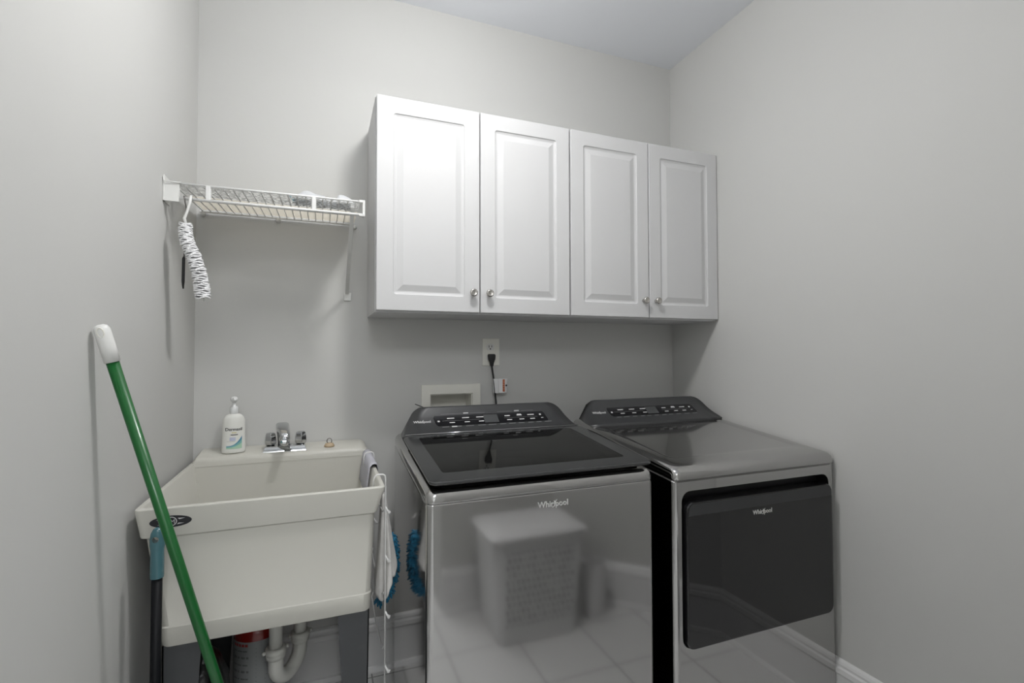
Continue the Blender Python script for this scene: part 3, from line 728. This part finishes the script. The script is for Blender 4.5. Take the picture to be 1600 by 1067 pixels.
# drain trap
tr = empty('drain_trap', (0.305, -0.36, 0.53), 'white plastic drain trap bend under the laundry tub', 'drain pipe')
P1 = Vector((0.302, -0.36, 0)); P2 = Vector((0.368, -0.26, 0))
MB().tube([(P1.x, P1.y, 0.527), (P1.x, P1.y, 0.335)], 0.0195, 20).build('tailpiece', 'pvc', tr)
MB().tube([(P2.x, P2.y, 0.46), (P2.x, P2.y, 0.315)], 0.0195, 20).build('outlet_pipe', 'beige' if False else 'pvc', tr)
mid = (P1 + P2) / 2; R_ = (P2 - P1).length / 2; dirv = (P2 - P1).normalized()
pts = [(P1.x, P1.y, 0.355), (P1.x, P1.y, 0.33)] + [tuple(mid - dirv * R_ * cos(a) + Vector((0, 0, 0.300 - R_ * 0.95 * sin(a)))) for a in [pi * i / 14 for i in range(1, 15)]] + [(P2.x, P2.y, 0.32)]
MB().tube(pts, 0.0225, 20).build('u_bend', 'pvc', tr)
MB().tube([(P2.x, P2.y, 0.455), (P2.x, P2.y - 0.0, 0.475), (P2.x + 0.005, -0.20, 0.495), (P2.x + 0.01, -0.02, 0.50), (P2.x + 0.01, -0.001, 0.50)], 0.0195, 20).build('wall_arm', 'pvc', tr)
for (px, py, pz) in ((P1.x, P1.y, 0.340), (P2.x, P2.y, 0.325)):
    n_ = MB(); n_.lathe((px, py, pz), [(0.02, -0.016), (0.0275, -0.015), (0.0285, -0.005), (0.0285, 0.0), (0.030, 0.001), (0.030, 0.014), (0.026, 0.017), (0.02, 0.017)], 24)
    for a in (200, 20):
        n_.sphere((px + 0.034 * cos(math.radians(a)), py + 0.034 * sin(math.radians(a)), pz + 0.007), 0.006, 8)
    n_.build('slip_nut', 'pvc', tr)

# faucet
FX, FY, FZ = 0.3065, -0.080, 0.9135
fa = empty('faucet', (FX, FY, FZ), 'chrome two-handle faucet on the tub ledge', 'faucet')
def fb(hx, y0, y1, z): return [(FX + x, y, z) for x, y in ((-hx, y0), (hx, y0), (hx, y1), (-hx, y1))]
MB().loft([fb(0.0715, -0.112, -0.045, 0.9045), fb(0.0715, -0.112, -0.045, 0.9115), fb(0.066, -0.098, -0.052, 0.9285), fb(0.064, -0.096, -0.054, 0.930)]).build('base_plate', 'chrome', fa, bevel=0.001)
for hx in (-0.050, 0.051):
    h_ = MB(); loops = []
    for r_, z in ((0.012, 0.930), (0.0195, 0.934), (0.0215, 0.941), (0.0205, 0.958), (0.0175, 0.972), (0.014, 0.976), (0.001, 0.977)):
        loops.append([(FX + hx + r_ * (1.0 if k % 2 else 0.84) * cos(2 * pi * k / 12 + 0.2), -0.077 + r_ * (1.0 if k % 2 else 0.84) * sin(2 * pi * k / 12 + 0.2), z) for k in range(12)])
    h_.loft(loops); h_.build('handle', 'chrome', fa, bevel=0.0015)
s_ = MB(); path = [(-0.006, -0.066, 0.928, 0.020), (-0.006, -0.067, 0.950, 0.0205), (-0.007, -0.074, 0.975, 0.0215), (-0.008, -0.092, 0.994, 0.022), (-0.008, -0.118, 1.001, 0.0215), (-0.004, -0.145, 0.991, 0.018), (0.002, -0.165, 0.978, 0.0155), (0.006, -0.180, 0.965, 0.0135)]
loops = []
for i, (x, y, z, r_) in enumerate(path):
    a = path[max(0, i - 1)]; b_ = path[min(len(path) - 1, i + 1)]; t_ = Vector((b_[0] - a[0], b_[1] - a[1], b_[2] - a[2])).normalized()
    u = Vector((1, 0, 0)); w_ = t_.cross(u).normalized(); c_ = Vector((FX + x, y, z))
    loops.append([c_ + u * a_ * r_ + w_ * b2 * r_ * 0.75 for a_, b2 in rrect(-1, 1, -1, 1, 0.55, 3)])
s_.loft(loops, smooth=True); s_.build('spout', 'chrome', fa)
t_ = MB(); tdir = Vector((0.0, -0.35, -0.94)); c0 = Vector((FX + 0.004, -0.188, 0.966))
t_.loft([[c0 + tdir * h + (Vector((1, 0, 0)) * cos(pi * k / 3) + Vector((0, -0.94, 0.35)) * sin(pi * k / 3)) * r_ for k in range(6)] for h, r_ in ((-0.010, 0.008), (0.0, 0.0125), (0.016, 0.0125), (0.020, 0.010))])
t_.build('aerator', 'chrome', fa, bevel=0.001)

# sink stopper
st = empty('sink_stopper', (0.457, -0.082, 0.9145), 'small beige rubber sink stopper with a metal ring on the tub ledge', 'stopper')
MB().lathe((0.457, -0.082, 0.9150), [(0.001, -0.001), (0.0185, -0.001), (0.0185, 0.004), (0.016, 0.007), (0.0145, 0.011), (0.010, 0.013), (0.001, 0.013)], 22).build('plug', 'beige', st)
rg = [(0.457 + 0.0085 * cos(a), -0.084, 0.9350 + 0.0095 * sin(a)) for a in [2 * pi * i / 20 for i in range(21)]]
MB().tube(rg, 0.0017, 6).build('pull_ring', 'metal', st)

# soap bottle
SBX, SBY, SBZ = 0.140, -0.082, 0.9150
so = empty('soap_bottle', (SBX, SBY, SBZ), 'white pump bottle of hand soap with a teal swoosh on the tub ledge', 'soap bottle')
rot = math.radians(7)
def sb_map(a, h, off=0.0):       # angle around the oval body, height
    rx, ry = body_r(h); px, py = (rx + off) * cos(a), (ry + off) * sin(a)
    return (SBX + px * cos(rot) - py * sin(rot), SBY + px * sin(rot) + py * cos(rot), SBZ + h)
BP = [(0.0, 0.033, 0.019), (0.003, 0.0365, 0.0215), (0.008, 0.0372, 0.022), (0.030, 0.0365, 0.0215), (0.100, 0.0352, 0.0205), (0.113, 0.0345, 0.0200), (0.124, 0.0310, 0.0185), (0.132, 0.0245, 0.016), (0.136, 0.0165, 0.0135), (0.137, 0.012, 0.012)]
def body_r(h):
    for (h0, a0, b0), (h1, a1, b1) in zip(BP, BP[1:]):
        if h <= h1:
            t = (h - h0) / (h1 - h0); return a0 + (a1 - a0) * t, b0 + (b1 - b0) * t
    return BP[-1][1:]
bb = MB(); hs = [0, 0.003, 0.008, 0.03, 0.06, 0.1, 0.107, 0.113, 0.119, 0.124, 0.128, 0.132, 0.136, 0.137]
bb.loft([[sb_map(2 * pi * k / 40, h) for k in range(40)] for h in hs], True, True, True)
bbo = bb.build('bottle', 'soap', so)
pm = MB(); pm.lathe((SBX, SBY, SBZ), [(0.0125, 0.136), (0.0135, 0.138), (0.0135, 0.158), (0.011, 0.162), (0.006, 0.164), (0.0055, 0.178), (0.010, 0.180), (0.0115, 0.186), (0.011, 0.192), (0.007, 0.196), (0.001, 0.197)], 22)
pm.tube([(SBX, SBY, SBZ + 0.189), (SBX + 0.004, SBY - 0.020, SBZ + 0.190), (SBX + 0.007, SBY - 0.034, SBZ + 0.186)], [0.006, 0.005, 0.0035], 10)
pm.build('pump', 'soaptop', so)
def lab(u, v, off=0.0006):       # u along the front face (metres), v height
    rx, ry = body_r(v); a = -pi / 2 + math.asin(max(-0.95, min(0.95, u / rx))); return sb_map(a, v, off)
def patch(name, m, fn_lo, fn_hi, u0, u1, n=16, off=0.0006):
    b_ = MB(); lo_ = []; hi_ = []
    for i in range(n + 1):
        u = u0 + (u1 - u0) * i / n; lo_.append(lab(u, fn_lo(u), off)); hi_.append(lab(u, fn_hi(u), off))
    b_.add(lo_ + hi_, [(i, i + 1, n + 2 + i, n + 1 + i) for i in range(n)]); return b_.build(name, m, bbo, recalc=False)
M['lab_b'] = mat('label_blue', (0.10, 0.28, 0.42), 0.4, vary=(60, 0.1)); M['lab_t'] = mat('label_teal', (0.22, 0.48, 0.45), 0.4, vary=(60, 0.1)); M['lab_g'] = mat('label_green', (0.42, 0.62, 0.46), 0.4, vary=(60, 0.1))
M['lab_v'] = mat('label_pale_violet', (0.55, 0.58, 0.72), 0.4, vary=(60, 0.1)); M['gold'] = mat('label_gold', (0.62, 0.55, 0.25), 0.4, vary=(60, 0.1))
curve = lambda u: 0.026 + 0.036 * max(0, (u + 0.020) / 0.046) ** 2.6
patch('label_green_wave', 'lab_g', lambda u: 0.016, lambda u: 0.016 + (curve(u) - 0.016) * 0.45, -0.022, 0.025)
patch('label_teal_wave', 'lab_t', lambda u: 0.016 + (curve(u) - 0.016) * 0.45, lambda u: 0.016 + (curve(u) - 0.016) * 0.75, -0.022, 0.025)
patch('label_blue_wave', 'lab_b', lambda u: 0.016 + (curve(u) - 0.016) * 0.75, curve, -0.022, 0.025)
patch('label_violet_block', 'lab_v', lambda u: 0.044, lambda u: 0.056, -0.012, 0.006, 6)
patch('label_gold_mark', 'gold', lambda u: 0.0705, lambda u: 0.0735, -0.006, 0.008, 4)
patch('label_dark_line', 'darkprint', lambda u: 0.0635, lambda u: 0.0660, -0.009, 0.013, 6)
patch('label_fine_line', 'markdim', lambda u: 0.0415, lambda u: 0.0422, -0.021, 0.004, 6)
text_mesh('brand_lettering', 'Dermasil', 'darkprint', bbo, lambda a, b_, c_: lab(a, 0.079 + b_, 0.0007 + c_), size=0.0150, offset=0.0002, space=0.95)

# wire rack hooked over the tub's right rim
rk = empty('towel_rack', (0.592, -0.50, 0.895), 'white wire rack hooked over the right rim of the tub', 'rack')
XO = 0.605
for nm_, y in (('front_wire', -0.585), ('back_wire', -0.235)):
    bot = 0.20 if y < -0.4 else 0.40
    zi = 0.855
    b_ = MB(); b_.tube([(0.570, y, 0.845), (0.571, y, 0.895), (0.575, y, 0.907), (0.583, y, 0.911), (0.597, y, 0.911), (0.603, y, 0.907), (XO, y, 0.899), (XO, y, 0.7), (XO, y, bot)], 0.0024, 8)
    for zz in (0.80, 0.66, 0.50, 0.345, 0.205):
        if zz > bot: b_.tube([(XO, y, zz + 0.018), (XO + 0.005, y - 0.002, zz + 0.006), (XO + 0.010, y - 0.004, zz + 0.001)], [0.002, 0.003, 0.005], 8); b_.sphere((XO + 0.010, y - 0.004, zz), 0.0052, 8)
    b_.build(nm_, 'wire', rk)
for zz in (0.560, 0.800, 0.405):
    MB().tube([(XO, -0.585, zz + 0.015), (XO - 0.006, -0.575, zz), (XO - 0.008, -0.40, zz - 0.004), (XO - 0.006, -0.245, zz), (XO, -0.235, zz + 0.012)], 0.0018, 6).build('cross_wire', 'wire', rk)

# cloth draped over the rim
b_ = MB(); rows = []
PR = [(0.562, 0.80), (0.566, 0.84), (0.571, 0.875), (0.575, 0.896), (0.583, 0.903), (0.591, 0.904), (0.599, 0.900), (0.6025, 0.885), (0.6025, 0.862)]
n = 10; v = []
for j in range(n + 1):
    y = -0.40 + 0.25 * j / n
    for i, (x, z) in enumerate(PR):
        v.append((x + (0.0012 * sin(j * 1.9 + i) if i < 3 else 0), y + 0.03 * (1 - i / 8) * (-1 if j < n / 2 else 0.3), z + 0.002 + (0.0018 * sin(j * 2.3) if 2 < i < 7 else 0)))
k = len(PR); f = [(j * k + i, j * k + i + 1, (j + 1) * k + i + 1, (j + 1) * k + i) for j in range(n) for i in range(k - 1)]
tag(b_.add(v, f, True).build('rim_cloth', 'lilac', solid=0.0018, recalc=False), 'thin pale grey cloth draped over the right rim of the tub', 'cloth')

# hanging white rag
def rag():
    v = []; nz, na = 34, 60
    for j in range(nz + 1):
        t = j / nz
        for i in range(na):
            a = 2 * pi * i / na
            rx = 0.005 + 0.022 * t ** 0.95; ry = 0.006 + 0.050 * t ** 0.8
            pl_ = 1 + (0.10 + 0.16 * t) * sin(5 * a + 2.2 * t) + 0.08 * t * sin(11 * a + 1.0)
            z = 0.838 - t * 0.255 - 0.045 * t * t * cos(a + 2.6) + 0.012 * t * sin(4 * a)
            v.append((0.607 + 0.006 * t + rx * pl_ * cos(a), -0.520 + ry * pl_ * sin(a), z))
    f = [(j * na + i, j * na + (i + 1) % na, (j + 1) * na + (i + 1) % na, (j + 1) * na + i) for j in range(nz) for i in range(na)]
    return MB().add(v, f, True)
tag(rag().build('cleaning_rag', 'cloth', solid=0.003, recalc=False), 'worn white rag hanging on the rack beside the tub', 'rag')

# blue microfibre duster hanging behind the rag
dzr = empty('blue_duster', (0.632, -0.44, 0.60), 'fluffy bright blue microfibre duster hanging between tub and washer', 'duster')
spine = [Vector(p) for p in ((0.643, -0.43, 0.678), (0.651, -0.43, 0.640), (0.653, -0.43, 0.585), (0.647, -0.425, 0.535), (0.630, -0.42, 0.492), (0.606, -0.415, 0.470))]
fl = MB()
for i in range(420):
    t = random.random(); c, td = along(spine, t)
    a = random.random() * 2 * pi; rr = 0.010 + 0.006 * random.random()
    dvec = Vector((cos(a) * 0.7, sin(a), random.uniform(-0.5, 0.3)))
    p0 = c; p1 = c + dvec * rr; p2 = c + dvec * (rr + 0.012) + Vector((0, 0, -0.006))
    fl.tube([p0, p1, p2], [0.003, 0.0042, 0.0024], 5)
fl.build('chenille', 'blue', dzr)
MB().tube([(0.626, -0.432, 0.745), (0.630, -0.434, 0.71), (0.634, -0.435, 0.670)], 0.004, 6).build('stem', 'blackrub', dzr)
MB().tube([(0.6045, -0.43, 0.802), (0.612, -0.432, 0.802), (0.618, -0.432, 0.775), (0.626, -0.432, 0.742)], 0.0013, 6).build('hanging_loop', 'blackrub', dzr)

# ------------------------------------------------------------------ poles leaning at the left
gp = empty('mop_pole', (0.324, -0.67, 0.0), 'long green mop pole with white grip leaning on the left wall', 'mop pole')
A = Vector((0.0160, -0.852, 1.322)); B = Vector((0.324, -0.670, 0.013))
d_ = (B - A).normalized()
MB().tube([A + d_ * 0.075, B], 0.0112, 20).build('pole', 'green', gp)
g_ = MB(); g_.tube([A + d_ * h for h in (0.0, 0.003, 0.010, 0.02, 0.045, 0.078)], [0.005, 0.0105, 0.0138, 0.0142, 0.0140, 0.0138], 24)
gr_ = g_.build('grip', 'plastic_w', gp)
un = d_.cross(Vector((0, 1, 0))).normalized()
ct = A + d_ * 0.016 + Vector((0, -0.0130, 0)) 
hole = MB(); ring_ = [A + d_ * (0.016 + 0.0095 * cos(a)) + un * (0.0055 * sin(a)) + d_.cross(un).normalized() * (-1 if d_.cross(un).y > 0 else 1) * 0.0128 for a in [2 * pi * i / 16 for i in range(17)]]
hole.tube(ring_, 0.0016, 6); hole.build('hang_hole_rim', 'ivory', gr_)
MB().tube([B - d_ * 0.0, B - d_ * 0.02], [0.009, 0.013], 14).build('end_ferrule', 'blackrub', gp)

bp_ = empty('broom_handle', (0.074, -0.685, 0.0), 'black broom handle with a teal hanging grip in front of the tub', 'broom handle')
BX, BY = 0.0745, -0.685
MB().tube([(BX, BY, 0.755), (BX - 0.001, BY, 0.012)], 0.0108, 18).build('pole', 'blackpole', bp_)
gg = MB(); loops = []
GP = [(0.742, 0.0135, 0.0135), (0.748, 0.0140, 0.0140), (0.780, 0.0138, 0.0135), (0.805, 0.0135, 0.0125), (0.818, 0.0155, 0.0115), (0.832, 0.0158, 0.0105), (0.845, 0.0135, 0.0100), (0.854, 0.0090, 0.0080), (0.858, 0.0035, 0.0035)]
for z, rx, ry in GP: loops.append([(BX + rx * cos(2 * pi * k / 28), BY + ry * sin(2 * pi * k / 28), z) for k in range(28)])
go = gg.loft(loops, smooth=True).build('grip', 'teal', bp_)
cut = MB().tube([(BX - 0.002, BY - 0.05, 0.832), (BX - 0.002, BY + 0.05, 0.832)], 0.0068, 20).build('cutter', 'teal')
bool_cut(go, cut)
mo = go.modifiers.new('es', 'EDGE_SPLIT'); mo.split_angle = math.radians(50)
MB().tube([(BX, BY, 0.03), (BX, BY, 0.0)], [0.013, 0.013], 14).build('end_cap', 'blackrub', bp_)

# ------------------------------------------------------------------ under the tub
cn = empty('canister', (0.242, -0.27, 0), 'red metal canister with grey printed label under the tub', 'canister')
CR = 0.068
MB().lathe((0.242, -0.27, 0), [(0.001, 0), (CR - 0.004, 0), (CR, 0.004), (CR, 0.385), (CR - 0.004, 0.400), (CR - 0.016, 0.425), (0.030, 0.445), (0.022, 0.450), (0.022, 0.475), (0.001, 0.476)], 40).build('tank', 'red', cn)
lb = MB(); n = 30; a0, a1 = math.radians(-175), math.radians(-20)
v = [(0.242 + (CR + 0.0006) * cos(a0 + (a1 - a0) * i / n), -0.27 + (CR + 0.0006) * sin(a0 + (a1 - a0) * i / n), z) for z in (0.12, 0.372) for i in range(n + 1)]
lbo = lb.add(v, [(i, i + 1, n + 2 + i, n + 1 + i) for i in range(n)], True).build('label', 'label_grey', cn, recalc=False)
def ctext(nm, body, m_, a_c, z, size):
    text_mesh(nm, body, m_, lbo, lambda a, b, c: (0.242 + (CR + 0.0011 + c) * cos(math.radians(a_c) + a / CR), -0.27 + (CR + 0.0011 + c) * sin(math.radians(a_c) + a / CR), z + b), size=size)
def cmark(lst, nm, m_):
    b = MB()
    for aa, ab, za, zb in lst:
        aa, ab = math.radians(aa), math.radians(ab); rr = CR + 0.0011
        b.add([(0.242 + rr * cos(t), -0.27 + rr * sin(t), z) for t, z in ((aa, za), (ab, za), (ab, zb), (aa, zb))], [(0, 1, 2, 3)])
    b.build(nm, m_, lbo, recalc=False)
cmark([(-150 + 9 * i, -143 + 9 * i, 0.358, 0.366) for i in range(5)], 'red_print_line', 'redmark')
ll_ = []
for r_ in range(7):
    for c_ in range(3): ll_.append((-150 + 15 * c_, -150 + 15 * c_ + 11 + random.random() * 4.5, 0.342 - r_ * 0.021, 0.342 - r_ * 0.021 + 0.0045 + 0.002 * (r_ % 2)))
for r_ in range(14): ll_.append((-88, -88 + 22 + random.random() * 10, 0.350 - r_ * 0.0125, 0.350 - r_ * 0.0125 + 0.0018))
cmark(ll_[:21], 'dark_print', 'markdk'); cmark(ll_[21:], 'fine_print', 'markdk')
vb = MB(); vb.lathe((0.242, -0.27, 0.476), [(0.001, 0), (0.028, 0), (0.032, 0.006), (0.032, 0.028), (0.026, 0.036), (0.001, 0.038)], 24); vb.build('cap', 'black', cn)

tb_ = MB(); loops = []
for z, s in ((0, 0.90), (0.01, 0.98), (0.12, 1.0), (0.25, 0.96), (0.34, 0.85), (0.40, 0.55), (0.43, 0.22), (0.46, 0.16), (0.485, 0.22)):
    loops.append([(0.128 + 0.064 * s * cos(2 * pi * k / 28) * (1 + 0.07 * sin(k * 2.7 + z * 9)), -0.44 + 0.12 * s * sin(2 * pi * k / 28) * (1 + 0.06 * sin(k * 3.1)), z) for k in range(28)])
tag(tb_.loft(loops, smooth=True).build('rubbish_bag', 'bag'), 'tied black rubbish bag under the left side of the tub', 'bag')

# ------------------------------------------------------------------ seen only as reflections in the appliance fronts
hp = empty('laundry_hamper', (1.33, -1.70, 0), 'white slotted plastic laundry hamper reflected in the washer front', 'hamper')
def hl(hx, hy, z, r=0.04): return [(1.335 + x, -1.700 + y, z) for x, y in rrect(-hx, hx, -hy, hy, r, 5)]
h_ = MB(); h_.loft([hl(0.185, 0.130, 0), hl(0.190, 0.135, 0.01), hl(0.220, 0.150, 0.46), hl(0.214, 0.144, 0.46), hl(0.184, 0.128, 0.012)], True, True)
hbo = h_.build('tub_body', 'hamper', hp)
def slot_mat():
    mt = bpy.data.materials.new('hamper_slots'); mt.use_nodes = True
    nt = mt.node_tree; b = nt.nodes['Principled BSDF']; b.inputs['Roughness'].default_value = 0.5
    g = nt.nodes.new('ShaderNodeNewGeometry'); sp_ = nt.nodes.new('ShaderNodeSeparateXYZ'); cb = nt.nodes.new('ShaderNodeCombineXYZ')
    nt.links.new(g.outputs['Position'], sp_.inputs[0]); nt.links.new(sp_.outputs['X'], cb.inputs['X']); nt.links.new(sp_.outputs['Z'], cb.inputs['Y'])
    br = nt.nodes.new('ShaderNodeTexBrick'); br.offset = 0.3
    br.inputs['Color1'].default_value = (0.60, 0.60, 0.60, 1); br.inputs['Color2'].default_value = (0.10, 0.10, 0.11, 1)
    br.inputs['Mortar'].default_value = (0.72, 0.72, 0.72, 1); br.inputs['Scale'].default_value = 1; br.inputs['Bias'].default_value = 0.35
    br.inputs['Mortar Size'].default_value = 0.0065; br.inputs['Brick Width'].default_value = 0.024; br.inputs['Row Height'].default_value = 0.032
    nt.links.new(cb.outputs[0], br.inputs['Vector']); nt.links.new(br.outputs['Color'], b.inputs['Base Color'])
    return mt
M['slotmat'] = slot_mat()
MB().loft([[(x, -1.700 + 0.135 + 0.015 * z / 0.46 + o_, z) for x, z in ((1.175, 0.08), (1.495, 0.08), (1.500, 0.40), (1.170, 0.40))] for o_ in (-0.002, 0.0015)]).build('slot_panel', 'slotmat', hbo)
l_ = MB(); l_.loft([hl(0.232, 0.162, 0.452), hl(0.236, 0.166, 0.458), hl(0.236, 0.166, 0.468), hl(0.225, 0.155, 0.476), hl(0.205, 0.135, 0.486), hl(0.17, 0.10, 0.490)], True, True); l_.build('lid', 'hamper', hp, smooth=False)
wb = MB(); wb.loft([[(1.665 + r_ * 0.9 * cos(2 * pi * k / 24), -1.66 + r_ * 0.8 * sin(2 * pi * k / 24), z) for k in range(24)] for r_, z in ((0.05, 0), (0.055, 0.005), (0.068, 0.26), (0.064, 0.26), (0.052, 0.01))], True, True, False)
tag(wb.build('waste_basket', 'hamper'), 'small white waste basket beside the hamper', 'waste basket')
